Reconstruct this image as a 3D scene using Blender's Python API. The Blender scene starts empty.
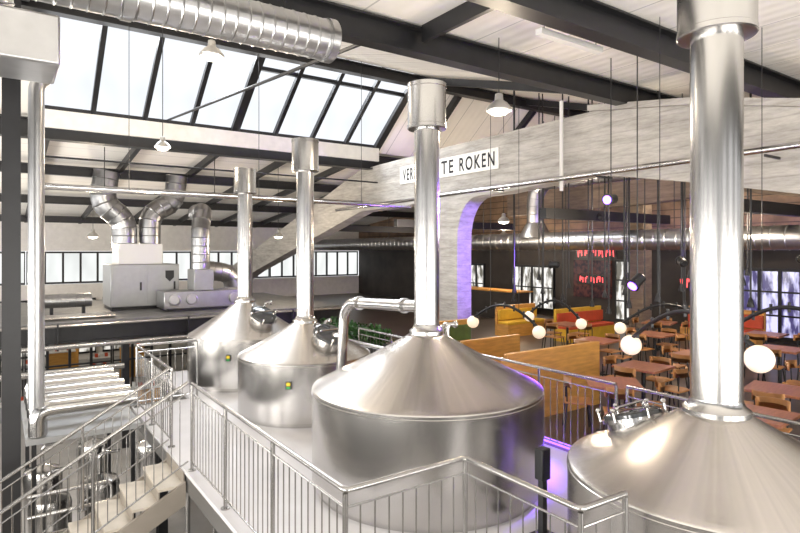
import bpy, bmesh, math, random
from mathutils import Vector, Matrix
random.seed(4)
S = bpy.context.scene
COL = S.collection
WL = {}

# ---------------------------------------------------------------- materials
def newmat(name):
    m = bpy.data.materials.new(name); m.use_nodes = True
    nt = m.node_tree; b = nt.nodes['Principled BSDF']
    return m, nt, b
def pmat(name, col, rough=.5, metal=0., noise=0., nscale=5., bump=0., emit=None, estr=0., stretch=(1,1,1), coat=0):
    m, nt, b = newmat(name)
    b.inputs['Base Color'].default_value = (*col, 1)
    b.inputs['Roughness'].default_value = rough
    b.inputs['Metallic'].default_value = metal
    if coat: b.inputs['Coat Weight'].default_value = coat
    if emit:
        b.inputs['Emission Color'].default_value = (*emit, 1)
        b.inputs['Emission Strength'].default_value = estr
    if noise or bump:
        tc = nt.nodes.new('ShaderNodeTexCoord'); mp = nt.nodes.new('ShaderNodeMapping')
        mp.inputs['Scale'].default_value = stretch
        nz = nt.nodes.new('ShaderNodeTexNoise'); nz.inputs['Scale'].default_value = nscale; nz.inputs['Detail'].default_value = 6
        nt.links.new(tc.outputs['Object'], mp.inputs[0]); nt.links.new(mp.outputs[0], nz.inputs['Vector'])
        if noise:
            r = nt.nodes.new('ShaderNodeValToRGB')
            r.color_ramp.elements[0].position = .3; r.color_ramp.elements[1].position = .7
            r.color_ramp.elements[0].color = (*[max(0, c*(1-noise)) for c in col], 1)
            r.color_ramp.elements[1].color = (*[min(1, c*(1+noise)) for c in col], 1)
            nt.links.new(nz.outputs['Fac'], r.inputs[0]); nt.links.new(r.outputs[0], b.inputs['Base Color'])
        if bump:
            bp = nt.nodes.new('ShaderNodeBump'); bp.inputs['Strength'].default_value = bump; bp.inputs['Distance'].default_value = .02
            nt.links.new(nz.outputs['Fac'], bp.inputs['Height']); nt.links.new(bp.outputs[0], b.inputs['Normal'])
    return m
def brushed(name, col=(.60, .585, .57), rough=.22, aniso=.75, fine=0., grain=0.):
    m, nt, b = newmat(name)
    b.inputs['Metallic'].default_value = 1
    b.inputs['Anisotropic'].default_value = aniso
    tg = nt.nodes.new('ShaderNodeTangent'); tg.direction_type = 'RADIAL'; tg.axis = 'Z'
    nt.links.new(tg.outputs[0], b.inputs['Tangent'])
    b.inputs['Roughness'].default_value = rough
    b.inputs['Base Color'].default_value = (*col, 1)
    tc = nt.nodes.new('ShaderNodeTexCoord'); sx = nt.nodes.new('ShaderNodeSeparateXYZ'); nt.links.new(tc.outputs['Object'], sx.inputs[0])
    if fine:
        cb = nt.nodes.new('ShaderNodeCombineXYZ'); nt.links.new(sx.outputs[2], cb.inputs[2])
        nz = nt.nodes.new('ShaderNodeTexNoise'); nz.inputs['Scale'].default_value = 60; nz.inputs['Detail'].default_value = 4
        nt.links.new(cb.outputs[0], nz.inputs['Vector'])
        mr = nt.nodes.new('ShaderNodeMapRange'); mr.inputs[1].default_value = .3; mr.inputs[2].default_value = .7
        mr.inputs[3].default_value = rough - fine; mr.inputs[4].default_value = rough + fine
        nt.links.new(nz.outputs['Fac'], mr.inputs[0]); nt.links.new(mr.outputs[0], b.inputs['Roughness'])
    if grain:
        # fine radial sheet grain: noise sampled on the unit direction around the axis
        cb = nt.nodes.new('ShaderNodeCombineXYZ'); nt.links.new(sx.outputs[0], cb.inputs[0]); nt.links.new(sx.outputs[1], cb.inputs[1])
        nm = nt.nodes.new('ShaderNodeVectorMath'); nm.operation = 'NORMALIZE'; nt.links.new(cb.outputs[0], nm.inputs[0])
        nz = nt.nodes.new('ShaderNodeTexNoise'); nz.inputs['Scale'].default_value = 22; nz.inputs['Detail'].default_value = 5
        nt.links.new(nm.outputs[0], nz.inputs['Vector'])
        cr = nt.nodes.new('ShaderNodeValToRGB'); cr.color_ramp.elements[0].position = .3; cr.color_ramp.elements[1].position = .7
        cr.color_ramp.elements[0].color = (*[c*(1-grain) for c in col], 1); cr.color_ramp.elements[1].color = (*[min(1, c*(1+grain)) for c in col], 1)
        nt.links.new(nz.outputs['Fac'], cr.inputs[0]); nt.links.new(cr.outputs[0], b.inputs['Base Color'])
    return m
def striped(name, col, line, axis=0, period=1., width=.03, rough=.5, fine=0., noise=.04):
    m, nt, b = newmat(name); b.inputs['Roughness'].default_value = rough
    tc = nt.nodes.new('ShaderNodeTexCoord'); sx = nt.nodes.new('ShaderNodeSeparateXYZ')
    nt.links.new(tc.outputs['Object'], sx.inputs[0])
    d = nt.nodes.new('ShaderNodeMath'); d.operation = 'DIVIDE'; d.inputs[1].default_value = period
    nt.links.new(sx.outputs[axis], d.inputs[0])
    f = nt.nodes.new('ShaderNodeMath'); f.operation = 'FRACT'; nt.links.new(d.outputs[0], f.inputs[0])
    l = nt.nodes.new('ShaderNodeMath'); l.operation = 'LESS_THAN'; l.inputs[1].default_value = width/period
    nt.links.new(f.outputs[0], l.inputs[0])
    nz = nt.nodes.new('ShaderNodeTexNoise'); nz.inputs['Scale'].default_value = 2.; nz.inputs['Detail'].default_value = 5
    nt.links.new(tc.outputs['Object'], nz.inputs['Vector'])
    cr = nt.nodes.new('ShaderNodeValToRGB'); cr.color_ramp.elements[0].position = .35; cr.color_ramp.elements[1].position = .65
    cr.color_ramp.elements[0].color = (*[c*(1-noise) for c in col], 1); cr.color_ramp.elements[1].color = (*[min(1, c*(1+noise)) for c in col], 1)
    nt.links.new(nz.outputs['Fac'], cr.inputs[0])
    mx = nt.nodes.new('ShaderNodeMix'); mx.data_type = 'RGBA'
    nt.links.new(l.outputs[0], mx.inputs['Factor']); nt.links.new(cr.outputs[0], mx.inputs['A']); mx.inputs['B'].default_value = (*line, 1)
    nt.links.new(mx.outputs['Result'], b.inputs['Base Color'])
    if fine:
        d2 = nt.nodes.new('ShaderNodeMath'); d2.operation = 'MULTIPLY'; d2.inputs[1].default_value = 6.283/fine
        nt.links.new(sx.outputs[axis], d2.inputs[0])
        s2 = nt.nodes.new('ShaderNodeMath'); s2.operation = 'SINE'; nt.links.new(d2.outputs[0], s2.inputs[0])
        bp = nt.nodes.new('ShaderNodeBump'); bp.inputs['Strength'].default_value = .14; bp.inputs['Distance'].default_value = .02
        nt.links.new(s2.outputs[0], bp.inputs['Height']); nt.links.new(bp.outputs[0], b.inputs['Normal'])
    return m
def concrete(name, col, dark):
    m, nt, b = newmat(name); b.inputs['Roughness'].default_value = .9
    tc = nt.nodes.new('ShaderNodeTexCoord')
    mp = nt.nodes.new('ShaderNodeMapping'); mp.inputs['Scale'].default_value = (1, .5, 3.2); nt.links.new(tc.outputs['Object'], mp.inputs[0])
    n1 = nt.nodes.new('ShaderNodeTexNoise'); n1.inputs['Scale'].default_value = 2.2; n1.inputs['Detail'].default_value = 12; n1.inputs['Roughness'].default_value = .75
    nt.links.new(mp.outputs[0], n1.inputs['Vector'])
    cr = nt.nodes.new('ShaderNodeValToRGB'); cr.color_ramp.elements[0].position = .34; cr.color_ramp.elements[1].position = .62
    cr.color_ramp.elements[0].color = (*dark, 1); cr.color_ramp.elements[1].color = (*col, 1)
    nt.links.new(n1.outputs['Fac'], cr.inputs[0])
    sx = nt.nodes.new('ShaderNodeSeparateXYZ'); nt.links.new(tc.outputs['Object'], sx.inputs[0])
    d = nt.nodes.new('ShaderNodeMath'); d.operation = 'MULTIPLY'; d.inputs[1].default_value = 4.3; nt.links.new(sx.outputs[2], d.inputs[0])
    f = nt.nodes.new('ShaderNodeMath'); f.operation = 'FRACT'; nt.links.new(d.outputs[0], f.inputs[0])
    cr2 = nt.nodes.new('ShaderNodeValToRGB'); cr2.color_ramp.elements[0].position = .0; cr2.color_ramp.elements[1].position = .12
    cr2.color_ramp.elements[0].color = (.6, .6, .6, 1); cr2.color_ramp.elements[1].color = (1, 1, 1, 1)
    nt.links.new(f.outputs[0], cr2.inputs[0])
    mx = nt.nodes.new('ShaderNodeMix'); mx.data_type = 'RGBA'; mx.blend_type = 'MULTIPLY'; mx.inputs['Factor'].default_value = .5
    nt.links.new(cr.outputs[0], mx.inputs['A']); nt.links.new(cr2.outputs[0], mx.inputs['B']); nt.links.new(mx.outputs['Result'], b.inputs['Base Color'])
    bp = nt.nodes.new('ShaderNodeBump'); bp.inputs['Strength'].default_value = .5; bp.inputs['Distance'].default_value = .03
    nt.links.new(n1.outputs['Fac'], bp.inputs['Height']); nt.links.new(bp.outputs[0], b.inputs['Normal'])
    return m
def glassmat(name, tint=(.93, .97, 1.), milk=.25):
    m = bpy.data.materials.new(name); m.use_nodes = True; nt = m.node_tree
    for n in list(nt.nodes): nt.nodes.remove(n)
    o = nt.nodes.new('ShaderNodeOutputMaterial'); t = nt.nodes.new('ShaderNodeBsdfTransparent')
    tc = nt.nodes.new('ShaderNodeTexCoord'); mp = nt.nodes.new('ShaderNodeMapping'); mp.inputs['Scale'].default_value = (1, .4, .4)
    nt.links.new(tc.outputs['Object'], mp.inputs[0])
    nz = nt.nodes.new('ShaderNodeTexNoise'); nz.inputs['Scale'].default_value = .8; nz.inputs['Detail'].default_value = 2
    nt.links.new(mp.outputs[0], nz.inputs['Vector'])
    cr = nt.nodes.new('ShaderNodeValToRGB'); cr.color_ramp.elements[0].position = .3; cr.color_ramp.elements[1].position = .65
    cr.color_ramp.elements[0].color = (*[c*(1-milk) for c in tint], 1); cr.color_ramp.elements[1].color = (*tint, 1)
    nt.links.new(nz.outputs['Fac'], cr.inputs[0]); nt.links.new(cr.outputs[0], t.inputs[0])
    nt.links.new(t.outputs[0], o.inputs[0])
    return m
def emis_noise(name, c1, c2, strength, scale=1.5, stretch=(1,1,1), p0=.38, p1=.62):
    m, nt, b = newmat(name)
    tc = nt.nodes.new('ShaderNodeTexCoord'); mp = nt.nodes.new('ShaderNodeMapping'); mp.inputs['Scale'].default_value = stretch
    nz = nt.nodes.new('ShaderNodeTexNoise'); nz.inputs['Scale'].default_value = scale; nz.inputs['Detail'].default_value = 3
    nt.links.new(tc.outputs['Object'], mp.inputs[0]); nt.links.new(mp.outputs[0], nz.inputs['Vector'])
    r = nt.nodes.new('ShaderNodeValToRGB'); r.color_ramp.elements[0].position = p0; r.color_ramp.elements[1].position = p1
    r.color_ramp.elements[0].color = (*c1, 1); r.color_ramp.elements[1].color = (*c2, 1)
    nt.links.new(nz.outputs['Fac'], r.inputs[0]); nt.links.new(r.outputs[0], b.inputs['Emission Color'])
    b.inputs['Emission Strength'].default_value = strength; b.inputs['Base Color'].default_value = (.02, .02, .03, 1); b.inputs['Roughness'].default_value = .1
    return m

M_kettle = brushed('kettle_steel', (.545, .53, .515), .22, .65)
M_cone = brushed('kettle_cone_steel', (.60, .57, .54), .22, .78, fine=.03, grain=.07)
M_stack = brushed('stack_steel', (.52, .51, .50), .24, .5)
M_rail = pmat('rail_steel', (.42, .41, .40), .24, 1.)
M_steel = pmat('polished_steel', (.56, .55, .54), .2, 1., noise=.06, nscale=3)
M_duct = pmat('galvanised_duct', (.49, .49, .495), .32, 1., noise=.08, nscale=5)
M_flex = pmat('grey_duct_metal', (.36, .36, .365), .32, 1., noise=.08, nscale=5)
M_grey = pmat('light_grey_sheet', (.37, .375, .38), .4, .4, noise=.05)
M_slab = pmat('dark_platform_sheet', (.20, .20, .20), .5, .2, noise=.2)
M_black = pmat('black_steel', (.013, .013, .015), .42, 0, noise=.2)
M_blackm = pmat('black_plastic', (.010, .010, .012), .4)
M_conc = concrete('board_marked_concrete', (.52, .495, .46), (.28, .262, .24))
M_conc2 = concrete('dark_concrete', (.24, .18, .13), (.12, .09, .07))
M_roof = striped('white_roof_panel', (.92, .885, .83), (.6, .58, .55), 0, 1.0, .03, .55, .25, .02)
M_roofy = striped('white_roof_panel_lengthwise', (.92, .885, .83), (.6, .58, .55), 1, .9, .03, .55, .22, .02)
M_deck = pmat('resin_deck', (.66, .65, .67), .2, 0, noise=.05, nscale=2)
M_fascia = pmat('grey_steel_fascia', (.17, .165, .16), .4, .5)
M_floor = pmat('ground_concrete', (.44, .42, .40), .4, 0, noise=.15, nscale=1.5)
M_rfloor = pmat('dark_resin_floor', (.08, .06, .05), .35, 0, noise=.25, nscale=1.5)
M_plaster = pmat('white_plaster', (.82, .79, .75), .8, 0, noise=.05)
M_pier = pmat('dark_reflection_pier', (.07, .07, .07), .7, 0, noise=.1)  # dark tone chosen to give the kettle reflections contrast
M_char = pmat('charcoal_wall', (.035, .028, .024), .7, 0, noise=.4, nscale=1.2)
M_brown = striped('brown_timber_boarding', (.20, .13, .085), (.05, .035, .025), 2, .28, .03, .7, 0, .3)
M_tread = pmat('beige_tread', (.50, .45, .38), .6, 0, noise=.1, nscale=6)
M_string = pmat('stringer_paint', (.30, .265, .225), .4, .3, noise=.05)
M_glass = glassmat('skylight_glazing', (.86, .89, .93), .2)
M_glassw = glassmat('window_glazing', (.86, .88, .85), .3)
M_glasss = glassmat('shop_glazing', (.85, .85, .82), .3)
M_ochre = pmat('ochre_plywood', (.56, .28, .065), .5, 0, noise=.2, nscale=3, stretch=(1, 1, 6))
M_green = pmat('green_upholstery', (.09, .13, .03), .7, 0, noise=.2)
M_yellow = pmat('yellow_upholstery', (.60, .36, .03), .7, 0, noise=.1)
M_red = pmat('red_upholstery', (.50, .07, .025), .7, 0, noise=.1)
M_table = pmat('reddish_wood', (.36, .145, .08), .3, 0, noise=.2, nscale=3, stretch=(1, 8, 1))
M_chair = pmat('warm_chair_wood', (.44, .20, .065), .45, 0, noise=.2, nscale=6)
M_globe = pmat('opal_globe', (.8, .72, .6), .25, 0, emit=(1., .82, .6), estr=.5)
M_bulb = pmat('lamp_glow', (1, 1, 1), .3, 0, emit=(1., .88, .68), estr=5)
M_lampw = pmat('white_enamel', (.70, .69, .67), .3)
M_shade = pmat('pale_metal_shade', (.50, .49, .47), .3, .7)
M_tag = pmat('yellow_tag', (.85, .62, .02), .5)
M_tagg = pmat('green_tag', (.05, .4, .1), .5)
M_signw = pmat('painted_sign_white', (.82, .81, .77), .8, 0, noise=.08, nscale=8)
M_ink = pmat('sign_black_paint', (.02, .02, .025), .8)
M_neon = pmat('red_neon', (.8, .1, .08), .4, 0, emit=(1., .10, .11), estr=2.)
M_purp = pmat('violet_led', (.4, .2, .9), .4, 0, emit=(.25, .09, 1.), estr=8)
M_purps = pmat('added_violet_glow', (.4, .2, .9), .4, 0, emit=(.25, .09, 1.), estr=3)  # glow of the added floor strip
M_winp = emis_noise('violet_window_view', (.06, .05, .15), (.68, .66, 1.), 1.1, 3., (1, 1.6, .5), .42, .58)
M_winb = emis_noise('glowing_window_view', (.14, .13, .10), (.98, .95, .9), 1.0, 3., (1, 1.6, .6), .42, .58)  # daylight put into the panes as emission
M_mural = emis_noise('glowing_mural', (.03, .012, .01), (.26, .08, .05), .3, 6.)  # mural glows by itself to look lit
M_leaf = pmat('leaf_green', (.03, .10, .02), .5, 0, noise=.4, nscale=8)
M_clear = pmat('hatch_glass', (.10, .105, .11), .05, .5)

# ---------------------------------------------------------------- mesh builder
def frame(d):
    d = d.normalized()
    u = d.cross(Vector((0, 0, 1)))
    if u.length < 1e-3: u = d.cross(Vector((1, 0, 0)))
    u.normalize(); return u, d.cross(u).normalized()
class MB:
    def __init__(s): s.bm = bmesh.new()
    def box(s, c, sz, rz=0, rot=None):
        R = rot if rot is not None else Matrix.Rotation(rz, 3, 'Z')
        h = [x/2 for x in sz]; vs = []
        for x in (-1, 1):
            for y in (-1, 1):
                for z in (-1, 1):
                    vs.append(s.bm.verts.new(Vector(c) + R @ Vector((x*h[0], y*h[1], z*h[2]))))
        for f in ((0,1,3,2),(4,6,7,5),(0,4,5,1),(2,3,7,6),(0,2,6,4),(1,5,7,3)):
            s.bm.faces.new([vs[i] for i in f])
        return s
    def bb(s, x0, x1, y0, y1, z0, z1):
        return s.box(((x0+x1)/2, (y0+y1)/2, (z0+z1)/2), (abs(x1-x0), abs(y1-y0), abs(z1-z0)))
    def ring(s, c, u, v, r, seg):
        return [s.bm.verts.new(c + u*math.cos(2*math.pi*i/seg)*r + v*math.sin(2*math.pi*i/seg)*r) for i in range(seg)]
    def loft(s, rings, cap=True):
        for a, b in zip(rings[:-1], rings[1:]):
            n = len(a)
            for i in range(n):
                s.bm.faces.new((a[i], a[(i+1) % n], b[(i+1) % n], b[i]))
        if cap:
            s.bm.faces.new(rings[0][::-1]); s.bm.faces.new(rings[-1])
    def cyl(s, p0, p1, r0, r1=None, seg=14, cap=True):
        p0 = Vector(p0); p1 = Vector(p1); u, v = frame(p1-p0)
        s.loft([s.ring(p0, u, v, r0, seg), s.ring(p1, u, v, r0 if r1 is None else r1, seg)], cap); return s
    def turned(s, base, d, prof, seg=24):
        base = Vector(base); d = Vector(d).normalized(); u, v = frame(d)
        s.loft([s.ring(base + d*h, u, v, max(r, .0005), seg) for r, h in prof]); return s
    def lathe(s, x, y, prof, seg=96, cap=True):
        rs = [s.ring(Vector((x, y, z)), Vector((1,0,0)), Vector((0,1,0)), max(r, .0005), seg) for r, z in prof]
        s.loft(rs, cap); return s
    def tube(s, pts, r, seg=12, rib=0., pitch=.12, bend=0., cap=True):
        P = [Vector(p) for p in pts]
        if bend:
            Q = [P[0]]
            for i in range(1, len(P)-1):
                a = (P[i-1]-P[i]); b = (P[i+1]-P[i]); t = min(bend, a.length*.48, b.length*.48)
                A = P[i] + a.normalized()*t; B = P[i] + b.normalized()*t
                for k in range(9):
                    w = k/8; Q.append(A*(1-w)**2 + P[i]*2*w*(1-w) + B*w*w)
            Q.append(P[-1]); P = Q
        prof = None
        if rib:
            Q = []; prof = []; L = [0]
            for a, b in zip(P[:-1], P[1:]): L.append(L[-1]+(b-a).length)
            def at(t):
                t = min(max(t, 0), L[-1]); j = 0
                while j < len(L)-2 and L[j+1] < t: j += 1
                w = (t-L[j])/max(1e-6, L[j+1]-L[j]); return P[j].lerp(P[j+1], w)
            n = max(1, int(L[-1]/pitch)); st = L[-1]/n; sw = min(.012, st*.12)
            for k in range(n):
                for o, q in ((sw, 0), (st*.5, 0), (st-sw, 0), (st, 1)) if k else ((0, 1), (sw, 0), (st*.5, 0), (st-sw, 0), (st, 1)):
                    Q.append(at(k*st+o)); prof.append(q)
            P = Q
        u = None; rs = []
        for i, p in enumerate(P):
            d = (P[min(i+1, len(P)-1)] - P[max(i-1, 0)]).normalized()
            if u is None: u, v = frame(d)
            else:
                u = (u - d*u.dot(d)).normalized(); v = d.cross(u).normalized()
            rr = r + (rib*prof[i] if prof else 0)
            rs.append(s.ring(p, u, v, rr, seg))
        s.loft(rs, cap); return s
    def sphere(s, c, r, seg=20):
        bmesh.ops.create_uvsphere(s.bm, u_segments=seg, v_segments=seg//2, radius=r, matrix=Matrix.Translation(Vector(c))); return s
    def prism(s, poly, fn, a, b):
        A = [s.bm.verts.new(fn(p, a)) for p in poly]; B = [s.bm.verts.new(fn(p, b)) for p in poly]
        n = len(poly)
        for i in range(n): s.bm.faces.new((A[i], A[(i+1) % n], B[(i+1) % n], B[i]))
        s.bm.faces.new(A[::-1]); s.bm.faces.new(B); return s
    def obj(s, name, mat, parent=None, label=None, cat=None, group=None, kind=None, org=None, bevel=0, ang=32):
        bm = s.bm
        bmesh.ops.recalc_face_normals(bm, faces=bm.faces[:])
        for f in bm.faces: f.smooth = True
        for e in bm.edges:
            if len(e.link_faces) == 2 and e.calc_face_angle(0) > math.radians(ang): e.smooth = False
        lo = Vector([min(v.co[i] for v in bm.verts) for i in range(3)]); hi = Vector([max(v.co[i] for v in bm.verts) for i in range(3)])
        o = Vector(org) if org is not None else Vector(((lo.x+hi.x)/2, (lo.y+hi.y)/2, lo.z))
        bmesh.ops.translate(bm, verts=bm.verts[:], vec=-o)
        me = bpy.data.meshes.new(name); bm.to_mesh(me); bm.free(); me.materials.append(mat)
        ob = bpy.data.objects.new(name, me); COL.objects.link(ob)
        if bevel:
            bv = ob.modifiers.new('bevel', 'BEVEL'); bv.width = bevel; bv.segments = 2; bv.limit_method = 'ANGLE'
        meta(ob, label, cat, group, kind)
        WL[ob.name] = o
        if parent: ob.parent = parent; ob.location = o - WL[parent.name]
        else: ob.location = o
        return ob
def meta(ob, label=None, cat=None, group=None, kind=None):
    if label: ob['label'] = label
    if cat: ob['category'] = cat
    if group: ob['group'] = group
    if kind: ob['kind'] = kind
def E(name, loc, label, cat, group=None, kind=None):
    o = bpy.data.objects.new(name, None); o.empty_display_size = .1; COL.objects.link(o); o.location = loc
    WL[o.name] = Vector(loc); meta(o, label, cat, group, kind); return o
def cp(ob, loc, parent):
    c = ob.copy(); COL.objects.link(c); c.parent = parent; c.location = Vector(loc) - WL[parent.name]; WL[c.name] = Vector(loc); return c
def dup(root, loc, rz=0, label=None):
    r = root.copy(); COL.objects.link(r); r.location = loc; r.rotation_euler = (0, 0, rz); WL[r.name] = Vector(loc)
    if label: r['label'] = label
    for ch in root.children:
        c = ch.copy(); COL.objects.link(c); c.parent = r
        for g in ch.children:
            k = g.copy(); COL.objects.link(k); k.parent = c
    return r
YZ = lambda p, x: Vector((x, p[0], p[1]))
XY = lambda p, z: Vector((p[0], p[1], z))
XZ = lambda p, y: Vector((p[0], y, p[1]))

# ---------------------------------------------------------------- room shell
MB().bb(-5, 19, -4, 32, -2.8, -2.6).obj('floor', M_floor, kind='structure', label='grey concrete hall floor', cat='floor')
deck = [(1.9, 3.42), (3.0, 3.42), (3.0, -1), (6.35, -1), (6.35, 13.6), (2.9, 13.6), (2.9, 10.98), (1.9, 10.98)]
MB().prism(deck, XY, -.05, 0).obj('floor_deck', M_deck, kind='structure', label='pale resin brewing platform deck', cat='floor')
MB().prism([(1.92, 3.44), (3.02, 3.44), (3.02, -.98), (6.33, -.98), (6.33, 13.58), (2.92, 13.58), (2.92, 10.96), (1.92, 10.96)], XY, -.28, -.05).obj('trim_2', M_fascia, kind='structure', label='grey steel framing beneath the deck', cat='trim')
MB().bb(6.36, 18.9, -3.8, 31.8, -.28, 0).obj('floor_restaurant', M_rfloor, kind='structure', label='dark restaurant floor', cat='floor')
MB().bb(-5, 19, 32, 32.25, -2.6, 1.1).obj('wall_north', M_plaster, kind='structure', label='white end wall below the window strip', cat='wall')
MB().bb(-5, 19, 32, 32.25, 2.7, 4.3).obj('wall_north_upper', M_plaster, kind='structure', label='white end wall above the window strip', cat='wall')
MB().bb(19, 19.25, -4, 32, -2.6, 3.0).obj('wall_east', M_char, kind='structure', label='charcoal restaurant side wall', cat='wall')
MB().bb(19, 19.25, -4, 32, 3.0, 7.9).obj('wall_east_upper', M_brown, kind='structure', label='brown timber boarded upper wall', cat='wall')
w = MB(); w.bb(-5.25, -5, -4, 32, -2.6, -.6); w.bb(-5.25, -5, -4, 32, 4.6, 6.2)
for y in range(-4, 33, 4): w.bb(-5.25, -5, max(-4, y-.65), min(32, y+.65), -.6, 4.6)
w.obj('wall_west_added', M_pier, kind='structure', label='added dark side wall with large openings, out of view', cat='wall')  # unseen wall added for dark contrast in the steel
w = MB(); w.bb(-5, 19, -4.25, -4, -2.6, -.3); w.bb(-5, 19, -4.25, -4, 4.8, 6.2)
for x in (-5, -1.5, 2.2, 5.6, 9.2, 13, 17): w.bb(x, x+1.4, -4.25, -4, -.3, 4.8)
w.obj('wall_south_added', M_pier, kind='structure', label='added dark end wall with tall openings, out of view', cat='wall')  # unseen wall added so its piers stripe the kettle reflections

def slab(name, x0, x1, ya, za, yb, zb, mat, t=.12, label='white ribbed roof panels', kind='structure'):
    MB().prism([(ya, za), (yb, zb), (yb, zb+t), (ya, za+t)], YZ, x0, x1).obj(name, mat, kind=kind, label=label, cat='ceiling')
SX0, SX1 = .7, 10.1
slab('ceiling', -5, 19, -4, 5.97, 6.7, 5.97, M_roof)
slab('ceiling_rising', -5, 19, 6.7, 5.97, 13.6, 7.9, M_roof)
slab('ceiling_falling', SX1+.1, 19, 13.6, 7.9, 16.1, 5.95, M_roof)
slab('ceiling_falling_side', -5, SX0-.1, 13.6, 7.9, 16.1, 5.95, M_roof)
slab('ceiling_far', -5, 19, 16.1, 5.95, 32.2, 4.2, M_roofy)

def ibeam_x(y, z, x0, x1, h, wd, label, name='roof_beam'):
    m = MB(); m.bb(x0, x1, y-wd/2, y+wd/2, z+h/2-.03, z+h/2); m.bb(x0, x1, y-wd/2, y+wd/2, z-h/2, z-h/2+.03); m.bb(x0, x1, y-.015, y+.015, z-h/2+.03, z+h/2-.03)
    return m.obj(name, M_black, label=label, cat='roof beam', group='black steel roof beams')
ibeam_x(6.7, 5.75, -5, 18.9, .38, .24, 'long black steel I-beam across the hall roof')
ibeam_x(4.75, 5.75, -5, 18.9, .40, .26, 'long black steel I-beam above the nearest kettle')
ibeam_x(16.1, 5.62, -5, 18.9, .46, .3, 'black steel gutter beam under the skylight')
ibeam_x(13.5, 7.66, -5, 18.9, .3, .24, 'black steel ridge beam at skylight head')
ibeam_x(20.5, 5.2, -5, 18.9, .3, .2, 'black steel purlin beam under far roof')
ibeam_x(25.5, 4.66, -5, 18.9, .3, .2, 'black steel purlin beam under far roof')
ibeam_x(30.5, 4.15, -5, 18.9, .3, .2, 'black steel purlin beam under far roof')
def rafter(x, ya, za, yb, zb, h=.24, wd=.16, label='black sloping steel rafter'):
    m = MB(); m.prism([(ya, za), (yb, zb), (yb, zb-h), (ya, za-h)], YZ, x-wd/2, x+wd/2)
    m.obj('roof_rafter', M_black, label=label, cat='rafter', group='black steel rafters')
for x in (-1.5, 1., 3.2, 5.4, 7.6, 9.8, 12., 14.2, 16.4):
    rafter(x, 16.4, 5.9, 31.9, 4.22, .2, .13)
for x in (11.8, 15.2): rafter(x, 13.7, 7.75, 15.9, 5.98)
for x in (0.4, 10.25, 14.5): rafter(x, 6.85, 5.98, 13.4, 7.8, .2, .14)
MB().tube([(4.1, 6.82, 5.6), (3.6, 15.95, 6.15)], .03, 8).obj('tie_rod', M_black, label='thin black diagonal roof tie rod', cat='tie rod')
MB().bb(4.95, 5.02, 4.9, 6.58, 5.72, 5.96).obj('roof_strut', M_black, label='short black strut between roof beams', cat='roof beam')

# skylight
sk = E('window_1', (5.4, 16., 5.95), 'long sloping skylight with milky panes and black glazing bars', 'skylight', kind='structure')
A = Vector((0, 13.65, 7.88)); B = Vector((0, 16.0, 6.02)); n = 8; wpan = (SX1-SX0)/n
dirn = (B-A)
for i in range(n):
    x0 = SX0+i*wpan; x1 = x0+wpan
    bm = MB(); vs = [bm.bm.verts.new((x, p.y, p.z)) for x, p in ((x0, A), (x1, A), (x1, B), (x0, B))]; bm.bm.faces.new(vs)
    bm.obj('glass_pane', M_glass, sk)
for i in range(n+1):
    x = SX0+i*wpan; t = .11 if i in (0, 4, n) else .055
    MB().prism([(A.y, A.z+.04), (B.y, B.z+.04), (B.y, B.z-.12), (A.y, A.z-.12)], YZ, x-t, x+t).obj('glazing_bar', M_black, sk)
for k, xs in ((.24, 4), (.95, 0)):
    c = A + dirn*k
    MB().bb(SX0+xs*wpan, SX1, c.y-.05, c.y+.05, c.z-.06, c.z+.04).obj('transom_bar', M_black, sk)
MB().bb(SX0, SX1, 15.72, 15.8, 5.62, 6.04).obj('trim_1', M_plaster, kind='structure', label='white upstand under the skylight', cat='trim')

# concrete portal frames
def portal(x, t, mat, lbl, col=True):
    top = [(-1, 3.6), (1.5, 4.3), (3.7, 4.92), (5.4, 5.3), (7.5, 5.6), (12, 5.56), (16.7, 5.46)]
    bot = [(16.7, 4.05), (12.4, 4.12), (10.1, 4.14), (7.5, 4.32), (5.4, 3.95), (3.7, 3.6), (1.5, 3.0), (-1, 2.2)]
    if col: top += [(26.5, 2.8), (31, 1.6)]; bot = [(31, .4), (26.5, 1.75)] + bot
    else: top[-1] = (15.8, 5.46); bot[0] = (15.8, 4.05)
    r = E('concrete_portal_frame', (x, 12, 0), lbl, 'concrete frame')
    MB().prism(top+bot, YZ, x, x+t).obj('arched_beam', mat, r)
    MB().prism([(p[0], p[1]) for p in [(-1, 3.6), (1.5, 4.3), (3.7, 4.92), (5.4, 5.3), (7.5, 5.6), (7.5, 5.72), (5.4, 5.42), (3.7, 5.04), (1.5, 4.42), (-1, 3.72)]], YZ, x-.12, x+t+.12).obj('cornice', mat, r)
    if col:
        colp = [(11.72, 0), (12.5, 0), (12.5, 4.4), (10.95, 4.4), (10.95, 4.12)]
        for k in range(1, 9):
            a = k/8*math.pi/2
            colp.append((10.95 + .77*math.sin(a), 4.12 - 1.1*(1-math.cos(a))))
        MB().prism(colp, YZ, x+.003, x+t-.003).obj('column', mat, r)
    return r
portal(10.0, .5, M_conc, 'grey board-marked concrete arched portal with haunched column')
portal(16.0, .4, M_conc2, 'brownish concrete arched beam in the restaurant', False)
sg = E('no_smoking_sign', (9.98, 12.2, 4.75), 'white painted sign with black lettering on concrete beam', 'sign')
MB().bb(9.975, 9.998, 10.15, 14.35, 4.74, 5.26).obj('sign_panel', M_signw, sg)
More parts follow.
